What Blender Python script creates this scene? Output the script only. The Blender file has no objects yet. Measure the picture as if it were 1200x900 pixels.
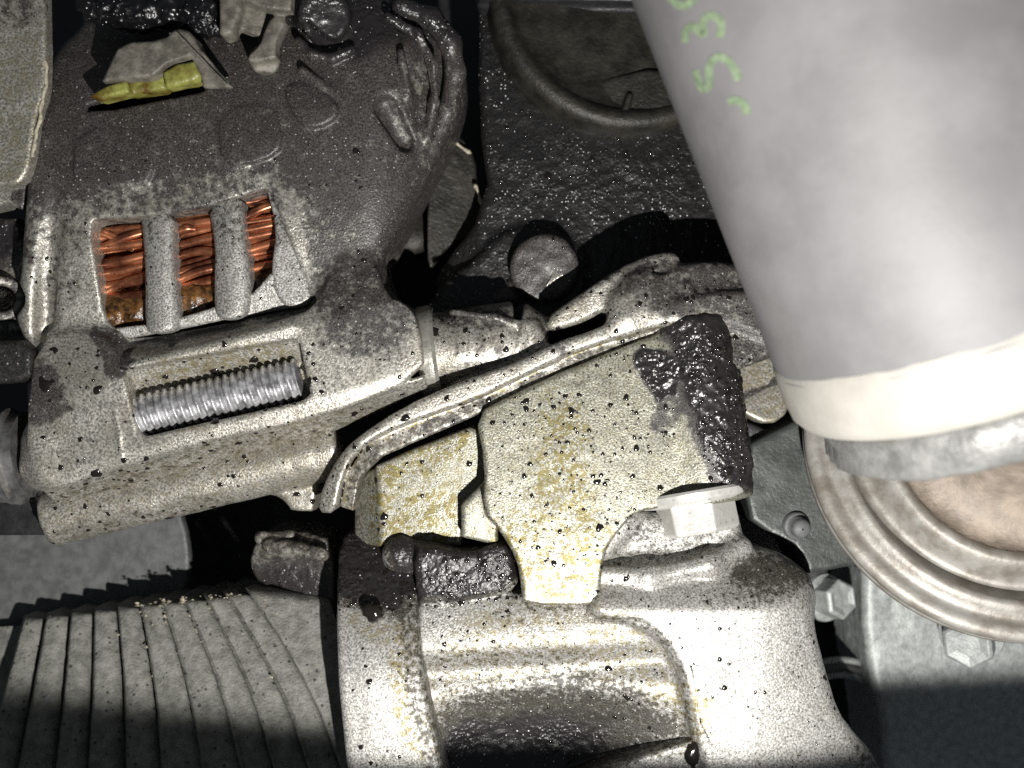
import bpy, math, random
import numpy as np
from mathutils import Vector, Matrix
random.seed(7); RNG = np.random.RandomState(7)
S = 0.0002            # metres per drawing unit
D = 1300.0            # camera height over the reference plane, drawing units
scene = bpy.context.scene; COL = scene.collection
R = math.radians

# ------------------------------------------------------------------ camera, world, light
def W(p): return Vector(((p[0]-600)*S, (450-p[1])*S, p[2]*S))
cam = bpy.data.objects.new('camera', bpy.data.cameras.new('camera')); COL.objects.link(cam)
cam.location = (0, 0, D*S); cam.data.sensor_width = 36; cam.data.lens = 18*D/600
cam.data.clip_start = 0.01; cam.data.clip_end = 5
cam.data.dof.use_dof = True; cam.data.dof.focus_distance = (D-40)*S; cam.data.dof.aperture_fstop = cam.data.lens*1e-3/(17*S)
scene.camera = cam
world = bpy.data.worlds.new('World'); scene.world = world; world.use_nodes = True
bg = world.node_tree.nodes['Background']; bg.inputs[0].default_value = (0.80, 0.9, 1.0, 1); bg.inputs[1].default_value = 0.08
LP = (760, 960, 1090)
ld = bpy.data.lights.new('phone_flash', 'SPOT'); ld.energy = 4.3; ld.color = (1.0, 0.975, 0.93)
ld.shadow_soft_size = 9*S; ld.spot_size = R(172); ld.spot_blend = 0.035
lamp = bpy.data.objects.new('phone_flash', ld); COL.objects.link(lamp); lamp.location = W(LP)
# the lower cut-off of the flash falls just inside the lower edge of the picture
_e = Vector((0, -(848-LP[1]), -(LP[2]+120))).normalized()
_a = math.atan2(-_e.z, _e.y)
_t = _a - R(85.4)
lamp.rotation_euler = Vector((0.0, math.cos(_t), -math.sin(_t))).to_track_quat('-Z', 'Y').to_euler()
scene.view_settings.view_transform = 'Standard'; scene.view_settings.look = 'None'
scene.view_settings.exposure = 0.0; scene.view_settings.gamma = 1.0
scene.cycles.use_denoising = False
scene.cycles.max_bounces = 6; scene.cycles.sample_clamp_indirect = 3
scene.cycles.use_adaptive_sampling = False

# ------------------------------------------------------------------ small maths
def U(x, y, z=0.0):
    k = (D-z)/D
    return np.array([600+(x-600)*k, 450+(y-450)*k, z], dtype=np.float64)
def UP(pts, z):
    k = (D-z)/D
    return [(600+(x-600)*k, 450+(y-450)*k) for x, y in pts]
def chaikin(pts, n, closed=True):
    for _ in range(n):
        q = []; m = len(pts)
        for i in range(m if closed else m-1):
            a, b = pts[i], pts[(i+1) % m]
            q.append(tuple(.75*u+.25*v for u, v in zip(a, b))); q.append(tuple(.25*u+.75*v for u, v in zip(a, b)))
        if not closed: q = [pts[0]]+q+[pts[-1]]
        pts = q
    return pts
def polysdf(X, Y, pts):
    d = np.full(np.broadcast(X, Y).shape, 1e12, np.float32); s = np.ones(d.shape, np.float32)
    n = len(pts)
    for i in range(n):
        ax, ay = pts[i]; bx, by = pts[i-1]
        ex, ey = bx-ax, by-ay; wx, wy = X-ax, Y-ay
        t = np.clip((wx*ex+wy*ey)/(ex*ex+ey*ey+1e-9), 0, 1)
        qx, qy = wx-ex*t, wy-ey*t
        d = np.minimum(d, qx*qx+qy*qy)
        c1 = Y >= ay; c2 = Y < by; c3 = ex*wy > ey*wx
        f = (c1 & c2 & c3) | (~c1 & ~c2 & ~c3)
        s = np.where(f, -s, s)
    return s*np.sqrt(d)
_lat = np.random.RandomState(3).rand(32, 32, 32).astype(np.float32)
def vnoise(P, scale, seed=0):
    q = P/scale+seed*7.31
    i = np.floor(q).astype(int); f = q-i; f = f*f*(3-2*f)
    out = 0
    for dx in (0, 1):
        for dy in (0, 1):
            for dz in (0, 1):
                w = (f[:, 0] if dx else 1-f[:, 0])*(f[:, 1] if dy else 1-f[:, 1])*(f[:, 2] if dz else 1-f[:, 2])
                out = out+w*_lat[(i[:, 0]+dx) % 32, (i[:, 1]+dy) % 32, (i[:, 2]+dz) % 32]
    return out-0.5

# ------------------------------------------------------------------ solids as distance fields
class Solid:
    def __init__(s, x0, y0, z0, x1, y1, z1, h=2.5):
        s.h = h
        s.x = np.arange(x0, x1+h, h, dtype=np.float32); s.y = np.arange(y0, y1+h, h, dtype=np.float32); s.z = np.arange(z0, z1+h, h, dtype=np.float32)
        s.F = np.full((len(s.x), len(s.y), len(s.z)), 1e3, np.float32)
    def _win(s, bb, pad):
        out = []
        for a, lo, hi in ((s.x, bb[0], bb[3]), (s.y, bb[1], bb[4]), (s.z, bb[2], bb[5])):
            i0 = max(0, int(np.searchsorted(a, lo-pad))-1); i1 = min(len(a), int(np.searchsorted(a, hi+pad))+1)
            out.append(slice(i0, max(i0+1, i1)))
        return tuple(out)
    def _ev(s, prim, pad):
        w = s._win(prim[0], pad)
        X = s.x[w[0]][:, None, None]; Y = s.y[w[1]][None, :, None]; Z = s.z[w[2]][None, None, :]
        return w, prim[1](X, Y, Z)
    def add(s, prim, k=6.0):
        w, d = s._ev(prim, k+8); a = s.F[w]
        h = np.maximum(k-np.abs(a-d), 0)/k
        s.F[w] = np.minimum(a, d)-h*h*k*.25
        return s
    def sub(s, prim, k=4.0):
        w, d = s._ev(prim, k+8); a = s.F[w]; d = -d
        h = np.maximum(k-np.abs(a-d), 0)/k
        s.F[w] = np.maximum(a, d)+h*h*k*.25
        return s
    def mesh(s):
        F = np.pad(s.F, 1, constant_values=2.0); h = s.h
        o = np.array([s.x[0]-h, s.y[0]-h, s.z[0]-h])
        F = np.clip(F, -4*h, 4*h); B = F < 0
        n = np.zeros(tuple(d-1 for d in F.shape), np.uint8)
        for dx in (0, 1):
            for dy in (0, 1):
                for dz in (0, 1):
                    n += B[dx:B.shape[0]-1+dx, dy:B.shape[1]-1+dy, dz:B.shape[2]-1+dz]
        act = (n > 0) & (n < 8)
        I = np.argwhere(act); idx = np.full(act.shape, -1, np.int32); idx[act] = np.arange(len(I))
        cs = [(a, b, c) for a in (0, 1) for b in (0, 1) for c in (0, 1)]
        V = np.stack([F[I[:, 0]+a, I[:, 1]+b, I[:, 2]+c] for a, b, c in cs], 1)
        acc = np.zeros((len(I), 3)); cnt = np.zeros(len(I))
        for p in range(8):
            for q in range(p+1, 8):
                if sum(abs(u-v) for u, v in zip(cs[p], cs[q])) != 1: continue
                a, b = V[:, p], V[:, q]; m = (a < 0) != (b < 0)
                t = np.where(m, a/np.where(m, a-b, 1), 0)
                P = np.array(cs[p])[None]*(1-t)[:, None]+np.array(cs[q])[None]*t[:, None]
                acc += P*m[:, None]; cnt += m
        verts = (I+acc/cnt[:, None])*h+o
        quads = []
        for ax in range(3):
            sl0 = [slice(1, -1)]*3; sl1 = [slice(1, -1)]*3
            sl0[ax] = slice(0, -1); sl1[ax] = slice(1, None)
            A = B[tuple(sl0)]; C = B[tuple(sl1)]
            for flip in (0, 1):
                m = (A & ~C) if not flip else (~A & C)
                e = np.argwhere(m)
                if not len(e): continue
                off = np.ones(3, int); off[ax] = 0
                e = e+off
                b, c = [k for k in range(3) if k != ax]
                def g(db, dc):
                    q = e.copy(); q[:, b] -= db; q[:, c] -= dc
                    return idx[q[:, 0], q[:, 1], q[:, 2]]
                Q = np.stack([g(1, 1), g(0, 1), g(0, 0), g(1, 0)], 1)
                if (ax == 1) != bool(flip): Q = Q[:, ::-1]
                quads.append(Q)
        Q = np.concatenate(quads)
        return verts, Q[:, ::-1]      # y is flipped on output

def _bb(pts, z0, z1):
    xs = [p[0] for p in pts]; ys = [p[1] for p in pts]
    return (min(xs), min(ys), z0, max(xs), max(ys), z1)
def prism(pts, zb, zt, r=4.0, at=None, ch=0, span=None, grow=0):
    """outline drawn at the height `at`; zb / zt may be functions of x, y"""
    pts = chaikin(list(pts), ch) if ch else list(pts)
    lo, hi = span if span else (zb if not callable(zb) else -400, zt if not callable(zt) else 400)
    if at is None: at = hi if not callable(zt) else 0
    q = UP(pts, at)
    def f(X, Y, Z):
        d2 = polysdf(X[:, :, 0], Y[:, :, 0], q)[:, :, None]+r-grow
        a = zb(X, Y) if callable(zb) else zb
        b = zt(X, Y) if callable(zt) else zt
        dz = np.maximum(Z-b, a-Z)+r
        return np.minimum(np.maximum(d2, dz), 0)+np.sqrt(np.maximum(d2, 0)**2+np.maximum(dz, 0)**2)-r
    return (_bb(q, lo, hi), f)
def cap(p0, p1, r0, r1=None):
    r1 = r0 if r1 is None else r1; a = U(*p0); b = U(*p1); rr = max(r0, r1); ab = b-a; L = ab@ab+1e-9
    bb = (*(np.minimum(a, b)-rr), *(np.maximum(a, b)+rr))
    def f(X, Y, Z):
        t = np.clip(((X-a[0])*ab[0]+(Y-a[1])*ab[1]+(Z-a[2])*ab[2])/L, 0, 1)
        return np.sqrt((X-a[0]-ab[0]*t)**2+(Y-a[1]-ab[1]*t)**2+(Z-a[2]-ab[2]*t)**2)-(r0+(r1-r0)*t)
    return (bb, f)
def cyl(p0, p1, r0, r1=None, e=3.0):
    r1 = r0 if r1 is None else r1; a = U(*p0); b = U(*p1); rr = max(r0, r1)+2; ab = b-a; L = math.sqrt(ab@ab); u = ab/L
    bb = (*(np.minimum(a, b)-rr), *(np.maximum(a, b)+rr))
    def f(X, Y, Z):
        t = (X-a[0])*u[0]+(Y-a[1])*u[1]+(Z-a[2])*u[2]
        q = np.sqrt(np.maximum((X-a[0])**2+(Y-a[1])**2+(Z-a[2])**2-t*t, 0))
        d = q-(r0+(r1-r0)*np.clip(t/L, 0, 1))+e; dt = np.maximum(-t, t-L)+e
        return np.minimum(np.maximum(d, dt), 0)+np.sqrt(np.maximum(d, 0)**2+np.maximum(dt, 0)**2)-e
    return (bb, f)
def ell(c, rad):
    c = U(*c); rad = np.array(rad, float)
    def f(X, Y, Z):
        k0 = np.sqrt(((X-c[0])/rad[0])**2+((Y-c[1])/rad[1])**2+((Z-c[2])/rad[2])**2)
        return (k0-1)*rad.min()
    return ((*(c-rad), *(c+rad)), f)
def path(so, pts, r, k=5, sub=False):
    for i in range(len(pts)-1):
        r0, r1 = (r, r) if not isinstance(r, (list, tuple)) else (r[i], r[i+1])
        (so.sub if sub else so.add)(cap(pts[i], pts[i+1], r0, r1), k)

# ------------------------------------------------------------------ objects
def tag(o, label=None, cat=None, group=None, kind=None):
    for k, v in (('label', label), ('category', cat), ('group', group), ('kind', kind)):
        if v: o[k] = v
    return o
def thing(name, label, cat, at, group=None):
    o = bpy.data.objects.new(name, None); COL.objects.link(o); o.empty_display_size = 0.005
    o.location = W(U(*at)); return tag(o, label, cat, group)
def link(name, me, parent=None, label=None, kind=None):
    o = bpy.data.objects.new(name, me); COL.objects.link(o)
    if parent is not None: o.parent = parent
    return tag(o, label, None, None, kind)
def root_loc(parent):
    l = Vector((0, 0, 0))
    while parent is not None: l += parent.location; parent = parent.parent
    return l
def mesh_obj(name, verts, faces, mat, parent=None, smooth=True, attrs=None, label=None, kind=None, sharp=None):
    """verts in drawing units"""
    V = np.asarray(verts, float); off = root_loc(parent)
    P = np.empty_like(V); P[:, 0] = (V[:, 0]-600)*S-off[0]; P[:, 1] = (450-V[:, 1])*S-off[1]; P[:, 2] = V[:, 2]*S-off[2]
    me = bpy.data.meshes.new(name)
    if isinstance(faces, np.ndarray):
        nf, k = faces.shape
        me.vertices.add(len(P)); me.vertices.foreach_set('co', P.astype(np.float32).ravel())
        me.loops.add(nf*k); me.loops.foreach_set('vertex_index', faces.astype(np.int32).ravel())
        me.polygons.add(nf); me.polygons.foreach_set('loop_start', np.arange(0, nf*k, k, dtype=np.int32))
        me.update(calc_edges=True)
    else:
        me.from_pydata(P.tolist(), [], faces)
    me.polygons.foreach_set('use_smooth', np.full(len(me.polygons), smooth, bool))
    if sharp is not None: me.set_sharp_from_angle(angle=R(sharp))
    for k, a in (attrs or {}).items():
        at = me.attributes.new(k, 'FLOAT', 'POINT'); at.data.foreach_set('value', np.asarray(a, np.float32))
    me.materials.append(mat); me.update()
    return link(name, me, parent, label, kind)
def project(V):
    k = D/(D-V[:, 2]); return np.stack([600+(V[:, 0]-600)*k, 450+(V[:, 1]-450)*k], 1)
def sstep(x): x = np.clip(x, 0, 1); return x*x*(3-2*x)
def paint(V, spec, base=0.0):
    """spec: list of (outline, value, soft, [z level]) laid over the surface; later ones win"""
    P = project(V); out = np.full(len(V), base, np.float32)
    wob = vnoise(V, 16, 5)*10+vnoise(V, 45, 9)*14
    for pts, val, soft in spec:
        d = polysdf(P[:, 0], P[:, 1], chaikin(pts, 2))+wob*min(1, soft/8)
        out += (val-out)*sstep(.5-d/soft)
    return out
def vnormals(V, Q):
    a = V[Q[:, 2]]-V[Q[:, 0]]; b = V[Q[:, 3]]-V[Q[:, 1]]
    n = -np.cross(a, b); N = np.zeros_like(V)
    for k in range(4):
        for c in range(3): N[:, c] += np.bincount(Q[:, k], n[:, c], len(V))
    return N/(np.linalg.norm(N, axis=1)[:, None]+1e-9)
SURF = {}
def cast(name, so, mat, parent, soot=(), soot0=0.0, oil=(), oil0=0.0, lump=1.0, wear=.5, label=None, key=None):
    V, Q = so.mesh(); N = vnormals(V, Q)
    s = paint(V, soot, soot0); y = paint(V, oil, oil0)
    lumps = np.maximum(vnoise(V, 7, 2)+.05, 0)*5.0+np.maximum(vnoise(V, 4.5, 4), 0)*3.5
    disp = vnoise(V, 30, 1)*2.4*wear+vnoise(V, 9, 8)*1.1*wear+lumps*lump*np.clip(s-.75, 0, 1)*3
    V = V+N*disp[:, None]
    if key: SURF[key] = (V, N, s)
    return mesh_obj(name, V, Q, mat, parent, attrs={'soot': s, 'oil': y}, label=label)
def frame(u):
    u = np.array(u, float)/np.linalg.norm(u); a = np.cross(u, (0, 0, 1.0) if abs(u[2]) < .9 else (1.0, 0, 0)); a /= np.linalg.norm(a)
    return u, a, np.cross(u, a)
def lathe(p0, u, prof, n=96, a0=0, a1=2*math.pi, rot=0):
    """prof: (t along the axis, radius)"""
    u, a, b = frame(u); p0 = np.array(p0, float); V = []; full = abs(a1-a0-2*math.pi) < 1e-6
    m = n if full else n+1
    for t, r in prof:
        for i in range(m):
            th = rot+a0+(a1-a0)*i/n; V.append(p0+u*t+(a*math.cos(th)+b*math.sin(th))*r)
    F = []
    for j in range(len(prof)-1):
        for i in range(n):
            k = (i+1) % m; F.append((j*m+i, j*m+k, (j+1)*m+k, (j+1)*m+i))
    return np.array(V), np.array(F)
def tube(pts, r, n=8, sm=2):
    pts = [np.array(p, float) for p in (chaikin([tuple(p) for p in pts], sm, False) if sm else pts)]
    V = []; F = []; m = len(pts); rr = r if callable(r) else (lambda t: r)
    for i, p in enumerate(pts):
        u, a, b = frame(pts[min(i+1, m-1)]-pts[max(i-1, 0)])
        for j in range(n):
            th = 2*math.pi*j/n; V.append(p+(a*math.cos(th)+b*math.sin(th))*rr(i/(m-1)))
    for i in range(m-1):
        for j in range(n): F.append((i*n+j, i*n+(j+1) % n, (i+1)*n+(j+1) % n, (i+1)*n+j))
    F.append(tuple(range(n))[::-1]); F.append(tuple((m-1)*n+j for j in range(n)))
    return np.array(V), [tuple(reversed(f)) for f in F]
def drops(key, n, parent, mat, area=None, size=(1.6, 1.9), smax=8, name='oil_droplets', flat=.32):
    V, N, s = SURF[key]; P = project(V)
    ok = (N[:, 2] > .25)&(P[:, 0] > -20)&(P[:, 0] < 1220)&(P[:, 1] > -20)&(P[:, 1] < 920)
    if area is not None: ok &= polysdf(P[:, 0], P[:, 1], area) < 0
    I = np.flatnonzero(ok)
    if not len(I): return
    VV = []; FF = []
    for c in RNG.choice(I, n):
        r = min(smax, size[0]*.72*math.exp(RNG.randn()*.33*size[1])); u, a, b = frame(N[c]*[1, 1, 1])
        st = 1+RNG.rand()*.5; ang = RNG.rand()*6.28; base = len(VV); ph = RNG.rand()*6
        ca, sa = math.cos(ang), math.sin(ang); a, b = a*ca+b*sa, b*ca-a*sa; p = V[c]
        for ring, (rr, hh) in enumerate(((1.08, -.25), (.95, .25), (.55, .75))):
            for j in range(9):
                th = 2*math.pi*j/9; w = 1+.16*math.sin(3*th+ph)+.1*math.sin(5*th+ph*2)
                VV.append(p+(a*math.cos(th)*st+b*math.sin(th))*r*rr*w+u*r*hh*flat)
        VV.append(p+u*r*.9*flat)
        for q in range(2):
            for j in range(9): FF.append((base+q*9+j, base+q*9+(j+1) % 9, base+(q+1)*9+(j+1) % 9, base+(q+1)*9+j))
        for j in range(9): FF.append((base+18+j, base+18+(j+1) % 9, base+27))
    mesh_obj(name, VV, [f[::-1] for f in FF], mat, parent, kind='stuff')

def splat(x, y, z, rx, ry, parent, seed):
    c = U(x, y, z); V = []; F = []; rg = np.random.RandomState(seed); ph = rg.rand(4)*6; n = 40
    for rr, hh in ((1.12, -5), (1.0, 0), (.9, 2.0), (.7, 3.2), (.35, 4.0)):
        for j in range(n):
            t = 2*math.pi*j/n; w = 1+.10*math.sin(2*t+ph[0])+.09*math.sin(3*t+ph[1])+.06*math.sin(5*t+ph[2])+.04*math.sin(8*t+ph[3])
            V.append(c+np.array([rx*w*math.cos(t)*rr, ry*w*math.sin(t)*rr, hh]))
    V.append(c+np.array([0, 0, 4.2]))
    for q in range(4):
        for j in range(n): F.append((q*n+j, (q+1)*n+j, (q+1)*n+(j+1) % n, q*n+(j+1) % n))
    for j in range(n): F.append((4*n+j, 5*n, 4*n+(j+1) % n))
    mesh_obj('oil_droplet', V, F, M['drop'], parent)
# ------------------------------------------------------------------ materials
class NT:
    def __init__(s, name):
        s.m = bpy.data.materials.new(name); s.m.use_nodes = True; s.t = s.m.node_tree
        s.b = s.t.nodes['Principled BSDF']
        tc = s.n('ShaderNodeTexCoord'); mp = s.n('ShaderNodeMapping'); mp.inputs['Scale'].default_value = (1/S,)*3
        s.l(tc.outputs['Object'], mp.inputs[0]); s.co = mp.outputs[0]
    def n(s, t, **k):
        x = s.t.nodes.new(t)
        for a, v in k.items(): setattr(x, a, v)
        return x
    def l(s, a, b): s.t.links.new(a, b)
    def set(s, sock, v):
        if hasattr(v, 'is_linked') or hasattr(v, 'links'): s.l(v, sock)
        else: sock.default_value = v
    def noise(s, px, detail=2, rough=.55, dist=0, out=0):
        x = s.n('ShaderNodeTexNoise'); s.l(s.co, x.inputs['Vector']); x.inputs['Scale'].default_value = 1/px
        x.inputs['Detail'].default_value = detail; x.inputs['Roughness'].default_value = rough; x.inputs['Distortion'].default_value = dist
        return x.outputs[out]
    def voro(s, px, feature='F1', rnd=1.0):
        x = s.n('ShaderNodeTexVoronoi', feature=feature); s.l(s.co, x.inputs['Vector']); x.inputs['Scale'].default_value = 1/px
        x.inputs['Randomness'].default_value = rnd; return x
    def math(s, op, a, b=0.0, c=0.0, clamp=False):
        x = s.n('ShaderNodeMath', operation=op, use_clamp=clamp)
        for i, v in enumerate((a, b, c)): s.set(x.inputs[i], v)
        return x.outputs[0]
    def ramp(s, v, lo, hi, a=0.0, b=1.0):
        x = s.n('ShaderNodeMapRange'); x.interpolation_type = 'SMOOTHSTEP'
        s.set(x.inputs[0], v)
        for i, q in enumerate((lo, hi, a, b)): s.set(x.inputs[i+1], q)
        return x.outputs[0]
    def mix(s, f, a, b):
        x = s.n('ShaderNodeMix', data_type='RGBA'); s.set(x.inputs[0], f)
        for i, v in ((6, a), (7, b)):
            if isinstance(v, tuple) and len(v) == 3: v = (*v, 1)
            s.set(x.inputs[i], v)
        return x.outputs[2]
    def n_rgb(s, v, i):
        x = s.n('ShaderNodeSeparateColor'); s.l(v, x.inputs[0]); return x.outputs[i]
    def attr(s, n):
        x = s.n('ShaderNodeAttribute', attribute_name=n); return x.outputs['Fac']
    def bump(s, h, dist, strength=1.0, prev=None):
        x = s.n('ShaderNodeBump'); x.inputs['Strength'].default_value = strength; x.inputs['Distance'].default_value = dist*S
        s.l(h, x.inputs['Height'])
        if prev: s.l(prev, x.inputs['Normal'])
        return x.outputs[0]
    def done(s, col=None, metal=None, rough=None, nor=None, spec=None, **kw):
        if col is not None: s.set(s.b.inputs['Base Color'], (*col, 1) if isinstance(col, tuple) and len(col) == 3 else col)
        if metal is not None: s.set(s.b.inputs['Metallic'], metal)
        if rough is not None: s.set(s.b.inputs['Roughness'], rough)
        if nor is not None: s.l(nor, s.b.inputs['Normal'])
        if spec is not None: s.set(s.b.inputs['Specular IOR Level'], spec)
        for k, v in kw.items(): s.set(s.b.inputs[k.replace('_', ' ')], v)
        return s.m

def cast_metal(name, glints=.66, base=(.60, .585, .53), grain=2.6, metal=.55, rough=.42, speck=.5, soot_shade_col=(.018, .016, .017), dry=((.018, .016, .015), (.092, .084, .080)), mott=.5, gb=.55, oilcol=(.24, .205, .11), flecks=.5):
    t = NT(name)
    so = t.attr('soot'); oi = t.attr('oil')
    g = t.noise(grain, 3, .65); g2 = t.noise(grain*2.4, 2, .6); m = t.noise(42, 4, .6); m2 = t.noise(11, 3, .65)
    light = t.ramp(g, .34, .66)
    c = t.mix(light, tuple(v*.30 for v in base), tuple(min(1, v*1.15) for v in base))
    c = t.mix(t.ramp(m, .35, .75, 0, mott), c, tuple(v*w for v, w in zip(base, (.42, .40, .34))))
    # varnish-like oil film
    of = t.math('MULTIPLY', t.ramp(oi, 0, 1, 0, 1.3), t.ramp(t.math('ADD', t.math('MULTIPLY', m2, .55), t.math('MULTIPLY', g2, .7)), .58, .72), clamp=True)
    c = t.mix(of, c, oilcol)
    # fine dark flecks
    v = t.voro(7.5); vr = t.math('MULTIPLY', v.outputs['Color'], .34)
    fl = t.ramp(t.math('SUBTRACT', v.outputs['Distance'], t.math('SUBTRACT', vr, .10)), -.04, .03, 1, 0)
    fl = t.math('MULTIPLY', fl, t.math('MULTIPLY', t.ramp(m2, .42, .60), flecks))
    c = t.mix(fl, c, (.03, .026, .022))
    # soot mask, painted shade included, with a granular fringe
    fr = t.math('ADD', t.math('MULTIPLY', t.math('SUBTRACT', g, .5), 1.35*speck), t.math('MULTIPLY', t.math('SUBTRACT', g2, .5), 1.2*speck))
    fr = t.math('ADD', fr, t.math('MULTIPLY', t.math('SUBTRACT', m2, .5), .8))
    sm = t.ramp(t.math('ADD', so, fr), .36, .64)
    wet = t.ramp(so, .80, .97)
    dry = t.mix(t.ramp(t.noise(1.9, 2, .6), .36, .68), *dry); dry = t.mix(t.ramp(m2, .35, .7, 0, .45), dry, (.030, .026, .024))
    sc = t.mix(wet, dry, soot_shade_col)
    c = t.mix(sm, c, sc)
    v2 = t.voro(3.6); f2 = t.math('MULTIPLY', t.ramp(t.math('SUBTRACT', v2.outputs['Distance'], t.math('MULTIPLY', v2.outputs['Color'], .42)), -.05, .02, .75, 0), t.math('MULTIPLY', t.ramp(m, .35, .62), flecks))
    c = t.mix(f2, c, tuple(x*.16 for x in base))
    # sparkle painted in as bright flecks: grit
    v3 = t.voro(4.4); ck = t.ramp(t.n_rgb(v3.outputs['Color'], 1), glints, glints+.06); gs = t.math('MULTIPLY_ADD', t.n_rgb(v3.outputs['Color'], 2), .16, .06)
    gt = t.math('MULTIPLY', t.math('MULTIPLY', t.math('LESS_THAN', v3.outputs['Distance'], gs), ck), t.math('MULTIPLY_ADD', sm, .75, .15))
    c = t.mix(gt, c, t.mix(wet, (.42, .40, .40), (.85, .83, .85)))
    met = t.math('MULTIPLY', t.math('SUBTRACT', 1.0, t.math('MAXIMUM', sm, fl)), metal)
    rg = t.math('ADD', t.math('MULTIPLY', t.math('MULTIPLY', sm, wet), -.14), t.math('MULTIPLY_ADD', g2, .25, rough-.12))
    rg = t.math('SUBTRACT', rg, t.math('MULTIPLY', fl, .2))
    n = t.bump(t.noise(grain, 2, .6), gb*1.5); n.node.inputs['Strength'].default_value = 1; t.l(t.ramp(t.noise(60, 2, .5), .35, .65, .35, 1.0), n.node.inputs['Strength'])
    lv = t.voro(3.9, 'SMOOTH_F1'); hh = t.math('MULTIPLY', t.math('SUBTRACT', 1.0, lv.outputs['Distance']), t.math('MULTIPLY', wet, t.ramp(t.noise(38, 3, .6), .38, .62)))
    n = t.bump(hh, 1.7, 1.0, n)
    return t.done(c, met, rg, n, .5)

def plain(name, col, rough=.5, metal=0.0, var=.35, px=12, bump=.6, bpx=4, col2=None, spec=.5, speck=0.0):
    t = NT(name); m = t.noise(px, 4, .6)
    c = t.mix(t.ramp(m, .3, .7), tuple(v*(1-var) for v in (col2 or col)), tuple(min(1, v*(1+var*.5)) for v in col))
    if speck:
        v = t.voro(9); c = t.mix(t.ramp(t.math('SUBTRACT', v.outputs['Distance'], t.math('MULTIPLY', v.outputs['Color'], .3)), -.05, 0, speck, 0), c, (.02, .018, .016))
    n = t.bump(t.noise(bpx, 3, .6), bump)
    return t.done(c, metal, t.math('MULTIPLY_ADD', m, .25, rough-.12), n, spec)

M = {}
M['alu'] = cast_metal('dusty_cast_aluminium', base=(.52, .50, .455), mott=.6)
M['alu_bright'] = cast_metal('bright_cast_aluminium', base=(.48, .47, .445), metal=.42, rough=.47, mott=.2, grain=2.2, flecks=.8, speck=1.25, dry=((.018, .017, .014), (.085, .078, .06)))
M['alu_oiled'] = cast_metal('oil_stained_aluminium', base=(.36, .355, .30), metal=.5, rough=.40, mott=.35, grain=2.0, gb=.3, flecks=1.0, oilcol=(.15, .125, .045))
M['black_oily'] = cast_metal('oily_black_iron', glints=.52, base=(.03, .03, .028), metal=.2, rough=.45, soot_shade_col=(.005, .005, .006), speck=.9, dry=((.006, .006, .006), (.045, .042, .040)))
M['rib'] = plain('pale_bare_aluminium', (.56, .57, .55), .36, .55, .3, 9, .8, 4, speck=.5)
M['copper'] = plain('enamelled_copper', (.46, .175, .085), .28, .7, .35, 30, .2, 12, col2=(.15, .046, .028), speck=.6)
M['varnish'] = plain('burnt_winding_varnish', (.13, .060, .018), .28, .0, .9, 11, 1.6, 6, col2=(.03, .018, .014), speck=.7)
M['dark'] = plain('dark_lamination', (.02, .018, .018), .5, 0, .5)
M['steel'] = plain('threaded_steel', (.44, .44, .455), .38, .5, .6, 12, .5, 3, speck=.4)
M['zinc'] = plain('zinc_bolt', (.56, .55, .49), .30, .7, .25, 14, .4, 3, speck=.35)
M['rubber'] = plain('ribbed_rubber', (.165, .165, .148), .6, 0, .4, 12, 1.6, 3.2, speck=.85)
M['plate'] = plain('grey_plate', (.115, .12, .12), .55, .1, .3, 14, .5, 3)
M['drop'] = plain('black_oil', (.012, .010, .009), .12, 0, .2, 8, .1, 4)
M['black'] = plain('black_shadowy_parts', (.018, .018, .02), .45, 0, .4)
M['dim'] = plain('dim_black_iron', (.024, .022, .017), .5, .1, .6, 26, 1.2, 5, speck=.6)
M['flange'] = plain('worn_flange_steel', (.30, .29, .27), .5, .3, .2, 26, .5, 5, col2=(.235, .21, .18))
M['pipe_end'] = plain('pale_glare_band', (.40, .385, .35), .5, 0, .10, 50, .5, 16)
M['pipe'] = plain('grey_hose_wall', (.205, .20, .205), .55, 0, .15, 80, .4, 22)
M['pale'] = plain('pale_casting', (.36, .38, .37), .5, .25, .25, 9, .7, 3)
M['smoke'] = plain('dark_olive_bracket', (.05, .056, .052), .42, .2, .3, 25, .5, 4)
M['rust'] = plain('rust_tinted_steel', (.27, .225, .185), .6, .05, .35, 30, 1.2, 6)
M['band'] = plain('crimped_grey_band', (.20, .20, .195), .42, .1, .3, 20, 1.5, 8)
M['steel2'] = plain('polished_shaft', (.42, .41, .40), .25, .8, .5, 20, .5, 5)
M['bright'] = plain('bright_zinc', (.60, .59, .56), .30, .35, .10, 14, .4, 4, speck=.25)
M['conn'] = plain('dusty_grey_plastic', (.15, .138, .115), .5, 0, .5, 14, 1.0, 4, speck=.3)
M['green'] = plain('yellow_green_plastic', (.20, .21, .05), .4, 0, .6, 22, 1.0, 5, col2=(.19, .10, .012))
M['crumb'] = plain('rubber_crumbs', (.42, .38, .29), .5, 0, .4, 3, .5, 3)

# ================================================================== deep background
def simple_cast(name, mat, parent, bb, h, prims, k=6, soot=(), soot0=0, oil=(), oil0=0, lump=1, wear=.5, key=None, subs=(), label=None):
    so = Solid(*bb, h)
    for p in prims: so.add(p, k)
    for p in subs: so.sub(p, 4)
    return cast(name, so, mat, parent, soot, soot0, oil, oil0, lump, wear, label, key)

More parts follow.
